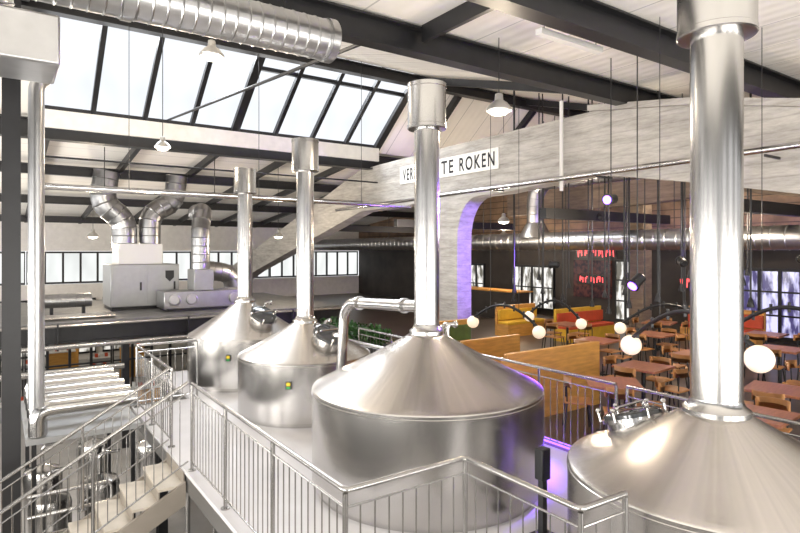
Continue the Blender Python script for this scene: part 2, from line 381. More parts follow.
def lettering(txt, ya, yb, z0, h):
    cu = bpy.data.curves.new('txt', 'FONT'); cu.body = txt; cu.size = 1; cu.space_character = 1.25; cu.offset = .016
    to = bpy.data.objects.new('txt', cu); COL.objects.link(to)
    bpy.context.view_layer.update()
    me = bpy.data.meshes.new_from_object(to.evaluated_get(bpy.context.evaluated_depsgraph_get()))
    bpy.data.objects.remove(to)
    xs = [v.co.x for v in me.vertices]; ys = [v.co.y for v in me.vertices]
    sx = (ya-yb)/(max(xs)-min(xs)); sy = h/(max(ys)-min(ys))
    for v in me.vertices:
        a = (v.co.x-min(xs))*sx; b = (v.co.y-min(ys))*sy
        v.co = Vector((0, -a, b))
    me.materials.append(M_ink); lt = bpy.data.objects.new('lettering', me); COL.objects.link(lt); lt.parent = sg; lt['label'] = 'black painted capitals reading ' + txt
    lt.location = Vector((9.968, ya, z0)) - WL[sg.name]
lettering('VERBODEN', 14.2, 12.62, 4.82, .36)
lettering('TE', 12.36, 11.84, 4.82, .36)
lettering('ROKEN', 11.6, 10.28, 4.82, .36)

def window(name, x0, x1, y, z0, z1, nx, label, glass=M_glassw, axis='x', ny=1):
    r = E(name, ((x0+x1)/2, y, z0) if axis == 'x' else (y, (x0+x1)/2, z0), label, 'window', kind='structure')
    f = MB(); g = MB(); t = .045
    def bx(a0, a1, z0_, z1_, d=.05):
        if axis == 'x': f.bb(a0, a1, y-d, y+d, z0_, z1_)
        else: f.bb(y-d, y+d, a0, a1, z0_, z1_)
    bx(x0, x1, z0, z0+2*t); bx(x0, x1, z1-2*t, z1)
    for i in range(nx+1):
        a = x0+(x1-x0)*i/nx; bx(max(x0, a-t), min(x1, a+t), z0+2*t, z1-2*t)
    for j in range(1, ny):
        z = z0+(z1-z0)*j/ny; bx(x0, x1, z-t*.6, z+t*.6, .045)
    f.obj('window_frame', M_black, r)
    if axis == 'x': vs = [g.bm.verts.new(p) for p in ((x0+t, y, z0+t), (x1-t, y, z0+t), (x1-t, y, z1-t), (x0+t, y, z1-t))]
    else: vs = [g.bm.verts.new(p) for p in ((y, x0+t, z0+t), (y, x1-t, z0+t), (y, x1-t, z1-t), (y, x0+t, z1-t))]
    g.bm.faces.new(vs); g.obj('glass_pane', glass, r)
for i in range(4): window('window_%d' % (2+i), -5+6*i+.02, 1+6*i-.02, 32.1, 1.12, 2.68, 8, 'black framed strip of windows high in the end wall')
window('window_6', 7.0, 9.8, 18.93, .1, 2.2, 5, 'dark framed restaurant window glowing violet', M_winp, 'y', 3)
window('window_7', 11.8, 13.1, 18.93, .1, 2.4, 3, 'dark framed restaurant window', M_winb, 'y', 3)
window('window_8', 16, 18.4, 18.93, .2, 2.1, 4, 'dark framed restaurant window', M_winb, 'y', 2)
window('window_9', 20.2, 23.5, 18.93, .2, 2.1, 6, 'dark framed restaurant window glowing violet', M_winb, 'y', 2)

# ---------------------------------------------------------------- kettles
def kettle(x, y, r, zr, zs, rs, rc, c0, c1, label, seams=1):
    k = E('brewing_kettle', (x, y, 0), label, 'brewing kettle', 'stainless brewing kettles')
    MB().lathe(x, y, [(r-.05, .0), (r-.05, .05), (r, .07), (r, .075), (r, zr-.07), (r, zr-.065), (r+.005, zr-.06), (r+.005, zr-.045), (r, zr-.04), (r, zr-.012), (r-.008, zr)], 160).obj('vessel_body', M_kettle, k)
    pr = [(r-.008, zr+.0005)]
    N = 14
    pr.append((r-.014, zr+.004))
    for i in range(1, N+1):
        t = i/N; rr = (r-.014)*(1-t) + (rs+.03)*t
        zz = zr+.004 + (zs-zr-.024)*(t*.92 + .08*t**3)
        pr.append((rr, zz))
    MB().lathe(x, y, pr, 160).obj('conical_lid', M_cone, k)
    st = MB().lathe(x, y, [(rs+.06, zs-.04), (rs+.06, zs+.0), (rs+.02, zs+.03), (rs, zs+.08), (rs, zs+.085), (rs, c0+.02)], 64).obj('exhaust_stack', M_stack, k)
    MB().lathe(x, y, [(rs+.01, c0-.01), (rc-.01, c0), (rc, c0+.01), (rc, c0+.05), (rc-.006, c0+.055), (rc-.006, c1-.05), (rc, c1-.045), (rc, c1), (rc-.03, c1+.004), (rc-.05, c1-.06)], 64).obj('stack_collar', M_stack, st)
    return k
def cone_at(x, y, r, zr, zs, rs, dx, dy):
    d = math.hypot(dx, dy); t = (r-.014-d)/(r-.014-rs-.03); z = zr+.004+(zs-zr-.024)*(t*.92+.08*t**3)
    s = (zs-zr)/(r-rs); nrm = Vector((dx/d*s, dy/d*s, 1)).normalized()
    return Vector((x+dx, y+dy, z)), nrm
def manway(k, p, nrm, R=.2, hgt=.12):
    root = MB().turned(p - nrm*.08, nrm, [(R, 0), (R, hgt), (R+.035, hgt), (R+.035, hgt+.035), (R-.02, hgt+.035)], 32).obj('manway_neck', M_steel, k)
    q = p + nrm*(hgt-.045)
    MB().turned(q, nrm, [(R+.02, 0), (R+.02, .03), (R-.02, .05), (R-.03, .05), (R-.04, .04), (R*.4, .055), (0.01, .06)], 32).obj('manway_cover', M_clear, root)
    u, v = frame(nrm)
    for i in range(6):
        a = i*math.pi/3; c = p + nrm*(hgt-.06) + (u*math.cos(a)+v*math.sin(a))*(R+.05)
        MB().cyl(c, c+nrm*.09, .014, seg=8).sphere(c+nrm*.10, .026, 10).obj('clamp_knob', M_steel, root)
    h0 = q + nrm*.05 + u*R*.9; h1 = q + nrm*.05 - u*R*.9
    MB().tube([h0, h0+nrm*.05, h1+nrm*.05, h1], .014, 8, bend=.03).obj('cover_handle', M_steel, root)
KS = [(4.27, 11.9, 1.15, 1.01, 1.69, .155, .235, 3.94, 4.47), (4.33, 9.1, 1.12, .99, 1.54, .15, .235, 4.1, 4.65),
      (4.2, 5.48, 1.36, 1.15, 1.79, .15, .235, 4.19, 4.73), (4.85, 2.41, 1.18, .94, 1.45, .195, .30, 4.5, 5.15)]
lab = ['brushed stainless brewing kettle with hatch beside deck corner railing', 'brushed stainless brewing kettle with hatch and tall stack', 'largest brushed stainless kettle with conical lid and stack', 'brushed stainless kettle with thick stack and bolted hatch']
kt = [kettle(*k, lab[i]) for i, k in enumerate(KS)]
for i, (dx, dy, R) in ((0, (.12, -.64, .24)), (1, (.12, -.6, .25)), (3, (-.04, .72, .24))):
    x, y, r, zr, zs, rs = KS[i][:6]
    p, nn = cone_at(x, y, r, zr, zs, rs, dx, dy)
    if i == 3: nn = (nn+Vector((0, 0, .6))).normalized()
    manway(kt[i], p, nn, R, .16 if i < 3 else .11)
for i, (dx, dy) in ((2, (.27, -.06)), (2, (.33, .12)), (0, (.42, -.1)), (3, (.35, .1)), (1, (.45, .12))):
    x, y, r, zr, zs, rs = KS[i][:6]; p, nn = cone_at(x, y, r, zr, zs, rs, dx, dy)
    o = Vector((dx, dy, 0)).normalized()
    MB().tube([p-Vector((0, 0, .03)), p+Vector((0, 0, .13)), p+Vector((0, 0, .13))+o*.1], .028, 10, bend=.05).cyl(p+Vector((0, 0, .13))+o*.09, p+Vector((0, 0, .13))+o*.12, .045).obj('spray_nozzle', M_steel, kt[i])
for i, ang in ((0, -125), (1, -128)):
    x, y, r, zr = KS[i][:4]; a = math.radians(ang); c = Vector((x+math.cos(a)*(r+.02), y+math.sin(a)*(r+.02), .68))
    b = MB().box(c, (.04, .09, .12), a).obj('sensor_box', M_blackm, kt[i])
    MB().box(c+Vector((math.cos(a)*.025, math.sin(a)*.025, .02)), (.012, .06, .05), a).obj('yellow_tag', M_tag, b, label='yellow warning tag')
    MB().box(c+Vector((math.cos(a)*.025, math.sin(a)*.025, -.035)), (.012, .06, .03), a).obj('green_tag', M_tagg, b, label='green tag')
vp = E('vapour_pipe', (4.05, 7.3, 0), 'polished steel elbow pipe from kettle stack down to deck', 'pipe')
MB().tube([(4.2, 5.64, 2.06), (4.1, 7.3, 2.0), (4.05, 7.42, 0.01)], .075, 20, bend=.3).obj('pipe', M_steel, vp)
for p0, p1 in (((4.18, 5.9, 2.052), (4.178, 5.94, 2.05)), ((4.06, 7.4, 1.5), (4.06, 7.4, 1.54)), ((4.12, 6.9, 2.012), (4.118, 6.94, 2.01))):
    MB().cyl(p0, p1, .098, seg=20).obj('pipe_flange', M_steel, vp)
MB().tube([(5.65, 7.3, .01), (5.65, 7.3, 1.0), (5.5, 10.3, 1.0), (5.5, 10.3, .01)], .04, 12, bend=.15).obj('product_pipe', M_steel, label='thin steel pipe run behind the kettles', cat='pipe')
cpd = E('control_pedestal', (4.28, 3.76, 0), 'slim black control pedestal beside the largest kettle', 'control box')
MB().bb(4.18, 4.38, 3.68, 3.84, 0, .03).obj('base_plate', M_blackm, cpd)
MB().bb(4.25, 4.31, 3.73, 3.79, .03, .55).obj('post', M_blackm, cpd)
MB().bb(4.22, 4.34, 3.71, 3.81, .55, .85).obj('housing', M_blackm, cpd, bevel=.01)

# ---------------------------------------------------------------- railings
def railing(pts, label, H=1.08, sp=.115, endpost=(True, True), group='stainless railings'):
    P = [Vector(p) for p in pts]
    root = E('railing', P[0], label, 'railing', group)
    up = Vector((0, 0, 1))
    MB().tube([p+up*H for p in P], .022, 12, bend=.05).obj('handrail', M_rail, root)
    MB().tube([p+up*(H-.12) for p in P], .009, 8, bend=.03).obj('upper_bar', M_rail, root)
    MB().tube([p+up*.10 for p in P], .011, 8, bend=.03).obj('bottom_bar', M_rail, root)
    post = None; bal = None; nb = 0
    spots = []
    for i in range(len(P)-1):
        a, b = P[i], P[i+1]; L = (b-a).length; n = max(1, round(L/1.35))
        for j in range(n+1):
            if j == 0 and i > 0: continue
            spots.append(a.lerp(b, j/n))
        m = int(L/sp)
        for j in range(1, m):
            q = a.lerp(b, j/m)
            if min((q-s).length for s in spots) < .035: continue
            q = q+up*.10
            if bal is None: bal = MB().cyl(q, q+up*(H-.22), .006, seg=6).obj('baluster', M_rail, root)
            elif nb < 98: cp(bal, q, root)
            nb += 1
    for j, s in enumerate(spots):
        if (j == 0 and not endpost[0]) or (j == len(spots)-1 and not endpost[1]): continue
        if post is None: post = MB().cyl(s, s+up*(H-.02), .02, seg=12).cyl(s, s+up*.012, .05, seg=12).obj('post', M_rail, root, org=s)
        else: cp(post, s, root)
    return root
railing([(1.97, 7.38, 0), (1.97, 3.5, 0), (3.07, 3.5, 0), (3.07, 2.38, 0), (3.52, 2.36, 0)], 'stainless railing with thin balusters along the deck edge')
railing([(1.97, 8.42, 0), (1.97, 10.9, 0), (3.0, 10.9, 0)], 'stainless railing around the far deck corner')
railing([(6.3, -.9, 0), (6.3, 4.2, 0)], 'stainless railing between kettles and restaurant')
railing([(6.3, 4.35, 0), (6.3, 10.6, 0)], 'stainless railing between kettles and restaurant')

# ---------------------------------------------------------------- stairs
stc = E('staircase', (1.9, 7.9, -2.6), 'steel staircase with beige treads climbing to the deck', 'staircase')
NS = 15; rise = 2.6/NS; run = .293
tr = None; rsr = None
for i in range(NS-1):
    z = -rise*(i+1); x = 1.9-run*(i+.5)
    if tr is None:
        tr = MB().bb(x-run/2-.02, x+run/2, 7.44, 8.36, z-.035, z).obj('tread', M_tread, stc)
        rsr = MB().bb(x+run/2-.015, x+run/2, 7.46, 8.34, z+.001, z+rise-.036).obj('riser', M_string, stc)
    else:
        cp(tr, (x-.01, 7.9, z-.035), stc); cp(rsr, (x+run/2-.0075, 7.9, z+.001), stc)
xe = 1.9-run*NS
for y0 in (7.40, 8.35):
    MB().prism([(1.9, -.13), (1.9, -.42), (xe+.15, -2.6), (xe-.05, -2.6), (xe-.05, -2.52), (xe+.25, -2.4)], XZ, y0, y0+.045).obj('stringer', M_string, stc)
railing([(1.93, 7.4, .02), (xe+.2, 7.4, -2.45)], 'sloping stainless stair railing', endpost=(False, True))
railing([(1.93, 8.4, .02), (xe+.2, 8.4, -2.45)], 'sloping stainless stair railing', endpost=(False, True))
for (x, y) in ((2.3, 7.0), (2.3, 4.2), (2.3, 10.5), (6.0, 10.5), (6.0, 5.2), (4.2, 13.2)):
    m = MB(); m.bb(x-.08, x+.08, y-.08, y-.06, -2.6, -.28); m.bb(x-.08, x+.08, y+.06, y+.08, -2.6, -.28); m.bb(x-.01, x+.01, y-.06, y+.06, -2.6, -.28)
    m.obj('deck_column', M_black, label='black steel column under the deck', cat='column', group='deck columns')

# ---------------------------------------------------------------- ducts top left
du = E('ventilation_duct', (1.8, 6.0, 5.0), 'large spiral galvanised duct under the roof beam', 'duct')
MB().tube([(-1.2, 6.0, 5.19), (3.2, 6.0, 5.19)], .23, 48, rib=.008, pitch=.13).obj('spiral_duct', M_duct, du, ang=20)
for x in (-.1, .95, 3.1): MB().cyl((x, 6.0, 5.19), (x+.09, 6.0, 5.19), .248, seg=48).obj('joint_band', M_duct, du)
MB().tube([(-.1, 6.0, 4.74), (-.1, 5.9, 5.0), (-.1, 5.6, 5.3), (-.1, 4.9, 5.4)], .2, 24, rib=.01, pitch=.12, bend=.25).obj('duct_elbow', M_duct, du)
for x in (.3, 2.6): MB().cyl((x, 6.0, 5.4), (x, 6.0, 5.97), .012, seg=6).obj('hanger_rod', M_black, du)
MB().bb(-.9, .42, 5.6, 6.3, 4.3, 4.72).obj('air_box', M_duct, du, label='galvanised sheet metal air box', bevel=.02)
MB().tube([(.55, 9.5, 5.2), (.42, 9.5, 5.05), (.42, 9.5, .56)], .10, 28, bend=.1).obj('downpipe_duct', M_duct, label='slender smooth vertical galvanised duct beside black column', cat='duct')
MB().bb(.02, .22, 8.7, 8.9, -2.6, 6.5).obj('hall_column', M_black, label='slim black steel hall column', cat='column')
for i in range(5):
    y = 9.75+.55*i
    MB().tube([(.45, y, .09), (.45, y, .45), (1.75, y, .45)], .10 if i else .12, 18, bend=.2).obj('steel_pipe', M_steel, label='polished horizontal steel pipe in a bank beside the stairs', cat='pipe', group='steel pipe bank')
MB().bb(.3, 1.8, 9.6, 12.2, .0, .08).obj('pipe_tray', M_grey, label='grey tray carrying the pipe bank', cat='tray')
for x, y in ((.4, 9.7), (1.7, 9.7), (.4, 12.1), (1.7, 12.1)):
    MB().bb(x-.03, x+.03, y-.03, y+.03, -2.6, 0).obj('tray_leg', M_black, label='thin black leg under pipe tray', cat='support leg', group='pipe tray legs')
for i, (x, y) in enumerate(((.62, 10.2), (1.35, 10.6), (.6, 11.6), (1.5, 12.6), (2.4, 12.0))):
    k = E('process_vessel', (x, y, -2.6), 'small stainless vessel on legs under the platform', 'vessel', 'small vessels')
    MB().lathe(x, y, [(.05, -2.2), (.28, -2.05), (.3, -1.95), (.3, -1.1), (.27, -1.0), (.05, -.92)], 32).obj('shell', M_steel, k)
    for a in range(3):
        q = Vector((x+.24*math.cos(a*2.1), y+.24*math.sin(a*2.1), -2.6)); MB().cyl(q, q+Vector((0, 0, .6)), .02).obj('leg', M_steel, k)
    MB().tube([(x, y, -.95), (x, y, -.6), (x+.3, y, -.6)], .03, 10, bend=.1).obj('outlet_pipe', M_steel, k)
pr_ = E('process_pipework', (.9, 9.1, -2.6), 'rack of thin steel process pipes beside the stairs', 'pipework')
for i in range(6):
    z = -.5-.3*i; MB().tube([(.3, 9.0+.06*i, z), (1.3+.1*i, 9.0+.06*i, z), (1.3+.1*i, 9.0+.06*i, -2.59)], .025, 10, bend=.1).obj('process_pipe', M_steel, pr_)
for i in range(5):
    MB().tube([(2.6, 4+1.5*i, -2.59), (2.6, 4+1.5*i, -1.0), (3.4, 4+1.5*i, -1.0), (3.4, 4+1.5*i, -.29)], .04, 10, bend=.12).obj('process_pipe', M_steel, label='steel outlet pipe beneath a kettle', cat='pipe', group='under-deck pipes')
cc = E('control_cabinet', (2.5, 5.6, -2.6), 'grey steel control cabinet on the hall floor under the deck', 'cabinet')
MB().bb(1.6, 2.2, 5.2, 6.4, -2.6, -1.0).obj('cabinet_body', M_grey, cc, bevel=.01)
for y in (5.22, 5.82): MB().bb(1.58, 1.6, y, y+.56, -2.5, -1.05).obj('door', M_grey, cc)

# ---------------------------------------------------------------- plant platform with air units
MB().bb(-4.9, 9.4, 17, 24, .78, .9).obj('floor_plant_platform', M_slab, kind='structure', label='plant platform slab', cat='floor')
for y in (17.0, 20.5, 23.9):
    m = MB(); m.bb(-4.9, 9.4, y-.1, y+.1, .74, .78); m.bb(-4.9, 9.4, y-.1, y+.1, .36, .4); m.bb(-4.9, 9.4, y-.02, y+.02, .4, .74)
    m.obj('platform_beam', M_black, label='black steel edge beam of the plant platform', cat='beam', group='platform beams')
for x in (-.5, 2.8, 6.1, 9.2):
    MB().bb(x-.09, x+.09, 17.01, 17.19, -2.6, .36).obj('platform_column', M_black, label='black steel column carrying the plant platform', cat='column', group='platform columns')
cr_ = E('cable_conduit', (2.2, 16.85, .3), 'steel conduits bracketed along the platform edge beam', 'pipe')
MB().tube([(-4.8, 16.85, .82), (9.4, 16.85, .82)], .04, 8).obj('conduit', M_steel, cr_)
MB().tube([(-4.8, 16.8, .3), (9.4, 16.8, .3)], .07, 12).obj('conduit', M_steel, cr_)
for x in (-2, 1.2, 4.4, 7.6): MB().bb(x-.02, x+.02, 16.8, 16.9, .2, .88).obj('bracket', M_black, cr_)
MB().tube([(-4.8, 16.7, -.3), (2.7, 16.7, -.3)], .09, 12).obj('heating_pipe', M_steel, label='steel pipe in front of the shop glazing', cat='pipe')
for k in range(4):
    MB().tube([(.8, 17.4+.2*k, .96), (2.6, 17.4+.2*k, .96)], .05, 10).obj('floor_pipe', M_steel, label='short steel pipe lying on plant platform', cat='pipe', group='platform floor pipes')
a1 = E('air_handling_unit', (3.8, 20, .9), 'light grey air handling unit with rigid ducts above', 'air handling unit')
MB().bb(2.75, 4.75, 19.3, 20.9, 1.0, 2.3).obj('casing', M_grey, a1, bevel=.02)
MB().bb(3.0, 4.3, 19.5, 20.7, 2.3, 2.95).obj('plenum', M_lampw, a1, bevel=.02)
MB().bb(2.8, 4.7, 19.35, 20.85, .9, 1.0).obj('base_frame', M_black, a1)
for x in (2.75, 3.75):
    MB().bb(x+.05, x+.95, 19.27, 19.3, 1.08, 2.22).obj('access_panel', M_grey, a1)
    MB().bb(x+.82, x+.87, 19.24, 19.27, 1.5, 1.75).obj('panel_handle', M_blackm, a1)
MB().prism([(4.32, 2.1), (4.58, 2.1), (4.58, 1.88), (4.45, 1.75), (4.32, 1.88)], XZ, 19.255, 19.268).obj('crest_plate', M_blackm, a1, label='small dark shield plate')
MB().tube([(3.25, 20, 2.95), (3.25, 20, 3.7), (2.6, 20, 4.2), (2.75, 20, 5.2)], .37, 28, rib=.02, pitch=.24, bend=.6).obj('elbow_duct', M_flex, a1, ang=20)
MB().tube([(4.0, 20, 2.95), (4.0, 20, 3.95), (4.75, 20, 4.3), (4.85, 20, 5.2)], .33, 28, rib=.02, pitch=.24, bend=.6).obj('elbow_duct', M_flex, a1, ang=20)
a2 = E('air_handling_unit', (5.4, 18.5, .9), 'long low grey air unit with riser box and duct', 'air handling unit')
MB().bb(4.0, 6.5, 18., 19.0, .98, 1.5).obj('casing', M_flex, a2, bevel=.02)
MB().bb(4.1, 6.4, 18.05, 18.95, .9, .98).obj('base_frame', M_black, a2)
MB().bb(4.9, 5.5, 18.1, 18.9, 1.5, 2.15).obj('riser_box', M_grey, a2, bevel=.02)
for x in (4.3, 4.8, 6.1): MB().turned((x, 18.0, 1.25), (0, -1, 0), [(.17, 0), (.17, .08), (.13, .09), (.13, .03)], 20).obj('fan_grille', M_duct, a2)
MB().tube([(5.2, 18.5, 2.1), (5.2, 18.5, 3.5), (5.4, 18.9, 4.0), (5.5, 20.0, 4.0)], .28, 24, rib=.015, pitch=.24, bend=.5).obj('elbow_duct', M_flex, a2, ang=20)
a5 = E('air_duct', (1.6, 19, .9), 'short horizontal galvanised duct on the plant platform', 'duct')
MB().tube([(1.0, 19, 1.3), (2.2, 19, 1.3)], .2, 24, rib=.01, pitch=.2).obj('duct_run', M_flex, a5)
for x in (1.2, 2.0): MB().bb(x-.04, x+.04, 18.9, 19.1, .9, 1.12).obj('foot', M_black, a5)
a4 = E('duct_bend', (6.9, 20.4, .93), 'grey ribbed duct bend beside air unit', 'duct')
MB().tube([(6.9, 20.4, .93), (6.9, 20.4, 1.9), (5.6, 20.4, 2.1)], .33, 24, rib=.015, pitch=.24, bend=.5).obj('elbow', M_flex, a4, ang=20)
MB().bb(-4.9, 6.3, 24.05, 24.25, -.3, .35).obj('wall_shopfront', M_char, kind='structure', label='dark fascia above shop glazing', cat='wall')
for i in range(4): window('window_%d' % (10+i), -4.9+2.8*i+.01, -4.9+2.8*(i+1)-.01, 24.15, -2.58, -.31, 4, 'black framed shop glazing under the platform', M_glasss, 'x', 2)
for i in range(4): window('window_%d' % (14+i), -3.6+2.6*i, -1.3+2.6*i, 31.93, -2.3, .4, 3, 'added lower window with glowing panes behind the shop', M_winb, 'x', 2)  # added windows whose panes glow, so the shop interior looks lit
for j_, (yy, n_) in enumerate(((21.8, 5), (26.5, 5), (29.0, 5))):
    for i in range(n_):
        x = .3+1.3*i + .4*j_; 
        if x > 5.8: continue
        tall = j_ > 0 and i % 2
        zt = -1.3 if tall else -2.1
        r = E('display_rack', (x, yy, -2.6), 'tall display rack with boxes behind shop glazing' if tall else 'low display rack with small boxes on top', 'rack', 'display racks')
        MB().bb(x-.45, x+.45, yy-.2, yy+.2, -2.6, zt).obj('cabinet', M_ochre if i % 2 else M_grey, r, bevel=.01)
        MB().bb(x-.5, x+.5, yy-.25, yy+.25, zt, zt+.05).obj('top', M_lampw, r)
        for j in range(4): MB().bb(x-.4+.2*j, x-.28+.2*j, yy-.1, yy+.05, zt+.05, zt+.25-.05*(j % 2)).obj('box', M_red if j % 2 else M_lampw, r)

# ---------------------------------------------------------------- long pipes
ld = E('spiral_duct', (14, 12, 3.0), 'long galvanised spiral duct with riser above the restaurant', 'duct')
MB().tube([(14, 3, 3.02), (14, 31, 3.02)], .27, 32, rib=.012, pitch=.3).obj('duct_run', M_duct, ld, ang=20)
MB().tube([(14.0, 12.6, 3.1), (14.0, 12.6, 4.9), (14.0, 8.5, 4.9)], .26, 24, rib=.012, pitch=.25, bend=.7).obj('duct_riser', M_duct, ld, ang=20)
MB().turned((14.0, 12.6, 3.15), (0, 0, 1), [(.5, 0), (.46, .12), (.28, .45)], 28).obj('duct_saddle', M_duct, ld)
for y in (5, 8, 15, 18, 21): MB().cyl((14, y, 3.2), (14, y, 5.5 if y > 16 else 5.95), .012, seg=6).obj('hanger_rod', M_black, ld)
lp_ = E('service_pipe', (9.5, 10, 4.15), 'long bright steel pipe bracketed in front of concrete beam', 'pipe')
MB().tube([(9.5, 2.6, 4.28), (9.5, 17.5, 4.12)], .05, 14).obj('pipe_run', M_steel, lp_)
for y in (4, 7, 10, 13, 16): MB().bb(9.49, 9.995, y-.012, y+.012, 4.16, 4.2).obj('bracket', M_black, lp_)
MB().tube([(.6, 13, 3.95), (9.4, 13, 3.95)], .04, 10).obj('sprinkler_pipe', M_steel, label='thin steel pipe across the hall', cat='pipe')
MB().tube([(.6, 16.4, 4.35), (9.9, 16.4, 4.35)], .03, 10).obj('sprinkler_pipe', M_steel, label='thin steel pipe across the hall', cat='pipe')
MB().tube([(.6, 15.5, 4.9), (9.9, 15.5, 4.9)], .025, 10).obj('sprinkler_pipe', M_black, label='thin dark pipe across the hall', cat='pipe')
MB().tube([(9.75, 8.05, 4.0), (9.75, 8.05, 5.9)], .04, 8).obj('hanger_pipe', M_lampw, label='thin white vertical pipe on concrete beam', cat='pipe')
for x in (2.2, 5.0, 7.8):
    MB().cyl((x, 16.4, 4.38), (x, 16.4, 5.38), .012, seg=6).obj('hanger_rod', M_black, label='thin hanger rod for pipes', cat='rod', group='pipe hanger rods')
    MB().cyl((x, 13, 3.98), (x, 13, 7.7), .007, seg=6).obj('hanger_rod', M_black, label='thin hanger rod for pipes', cat='rod', group='pipe hanger rods')

# ---------------------------------------------------------------- pendants
def pendant(x, y, z, ztop, s=1., lbl='industrial bell pendant lamp', en=110):
    r = E('pendant_lamp', (x, y, z), lbl, 'pendant lamp', 'industrial pendant lamps')
    MB().cyl((x, y, z+.27*s), (x, y, ztop), .008, seg=6).obj('cord', M_black, r)
    MB().lathe(x, y, [(.20*s, z), (.21*s, z+.02), (.19*s, z+.05*s), (.13*s, z+.13*s), (.07*s, z+.17*s), (.06*s, z+.27*s), (.02*s, z+.29*s)], 32).obj('lamp_shade', M_shade, r)
    MB().lathe(x, y, [(.02*s, z-.06), (.12*s, z-.045), (.17*s, z-.001)], 24).obj('diffuser', M_bulb, r)
    l = bpy.data.lights.new('lamp', 'POINT'); l.energy = en; l.shadow_soft_size = .15; l.color = (1, .84, .64)
    lo = bpy.data.objects.new('lamp_light', l); COL.objects.link(lo); lo.parent = r; lo.location = (0, 0, -.25)
pendant(6.2, 6.3, 4.85, 5.96, .95, 'bell pendant lamp near the concrete beam', 70)
pendant(2.75, 12.5, 4.85, 7.5, .8)
pendant(2.7, 9.0, 5.75, 6.6, .9, 'bell pendant lamp tucked up beside the skylight', 40)
pendant(2.6, 22.0, 3.2, 5.3, .9, en=160)
pendant(7.8, 18.5, 3.2, 5.6, .85, en=160)
pendant(12.5, 6.5, 3.6, 5.96, .9, en=200); pendant(12.5, 12.5, 3.6, 7.5, .9, en=220); pendant(16.5, 16.5, 3.3, 5.9, .9, en=200); pendant(17.0, 9.2, 4.6, 6.6, .9, en=130)  # restaurant pendants added as warm fill light
fb = E('batten_light', (6.5, 5.2, 5.62), 'slim white batten light hung from the roof', 'light')
MB().bb(5.85, 7.15, 5.15, 5.26, 5.60, 5.68).obj('housing', M_lampw, fb)
for x in (5.95, 7.05): MB().cyl((x, 5.2, 5.68), (x, 5.2, 5.97), .006, seg=6).obj('wire', M_black, fb)

def arc(p0, p1, bulge, gr=.15, ztop=5.96, lbl='black curved pendant with opal glass globes', glob=(1, 1), rr=.012):
    p0 = Vector(p0); p1 = Vector(p1); mid = (p0+p1)/2
    r = E('globe_pendant', (mid.x, mid.y, min(p0.z, p1.z)), lbl, 'pendant lamp', 'curved globe pendants')
    pts = []
    for k in range(15):
        t = k/14; p = p0.lerp(p1, t) + Vector((0, 0, bulge*math.sin(math.pi*t))); pts.append(p)
    MB().tube(pts, .03, 10).obj('curved_arm', M_blackm, r)
    tk = None
    for k in range(1, 14, 2):
        if tk is None: tk = MB().cyl(pts[k]-Vector((0, 0, .07)), pts[k]+Vector((0, 0, .07)), .022, seg=8).obj('spotlet', M_blackm, r, org=pts[k])
        else: cp(tk, pts[k], r)
    if glob[0]: MB().sphere(p0-Vector((0, 0, gr*.6)), gr, 28).obj('globe', M_globe, r)
    if glob[1]: MB().sphere(p1-Vector((0, 0, gr*.6)), gr, 28).obj('globe', M_globe, r)
    for t in (4, 10): MB().cyl(pts[t], (pts[t].x, pts[t].y, ztop), rr, seg=6).obj('suspension_rod', M_blackm, r)
arc((6.75, 2.9, 1.66), (7.75, 5.1, 1.42), .42, .15, rr=.006)
arc((9.1, 10.1, 1.15), (9.45, 8.4, 1.08), .4, .14, rr=.006)
arc((11.0, 10.1, 1.15), (11.5, 8.9, 1.05), .4, .13)
arc((11.3, 7.7, 1.1), (12.2, 6.2, 1.25), .4, .13)
arc((9.0, 4.3, 1.55), (9.1, 2.7, 1.55), .4, .15, glob=(0, 0), lbl='black curved pendant arm on thin rods', rr=.006)
for i, (x, y, z) in enumerate(((12.0, 8.6, 1.6), (12.15, 8.6, 1.2), (11.0, 7.4, 2.0), (11.1, 7.35, 1.5), (10.9, 5.9, 2.2), (11.0, 5.8, 1.6), (11.1, 5.75, 1.9), (11.2, 5.1, 2.1), (11.3, 5.0, 1.7), (12.4, 10.2, 1.4), (11.3, 10.9, 1.6), (13.0, 6.6, 1.5), (12.6, 11.2, 1.9), (12.75, 11.2, 1.5), (11.9, 5.5, 1.3), (13.2, 5.9, 2.2), (12.3, 9.3, 1.9), (12.45, 9.3, 1.3), (12.9, 7.2, 1.8), (13.05, 7.2, 1.4), (10.95, 6.6, 1.7), (11.5, 5.3, 1.2), (13.1, 8.8, 1.6), (13.2, 8.8, 2.0), (12.9, 10.4, 1.7), (11.9, 11.5, 1.3))):
    h = E('hanging_cable', (x, y, z), 'thin black hanging cable with small black lamp holder', 'hanging cable', 'restaurant hanging cables')
    MB().cyl((x, y, z+.12), (x, y, 5.97 + max(0, y-6.75)*.28), .02, seg=6).obj('cable', M_blackm, h)
    MB().turned((x, y, z), (0, 0, 1), [(.06, 0), (.065, .02), (.035, .14), (.02, .18)], 14).obj('lamp_holder', M_blackm, h)
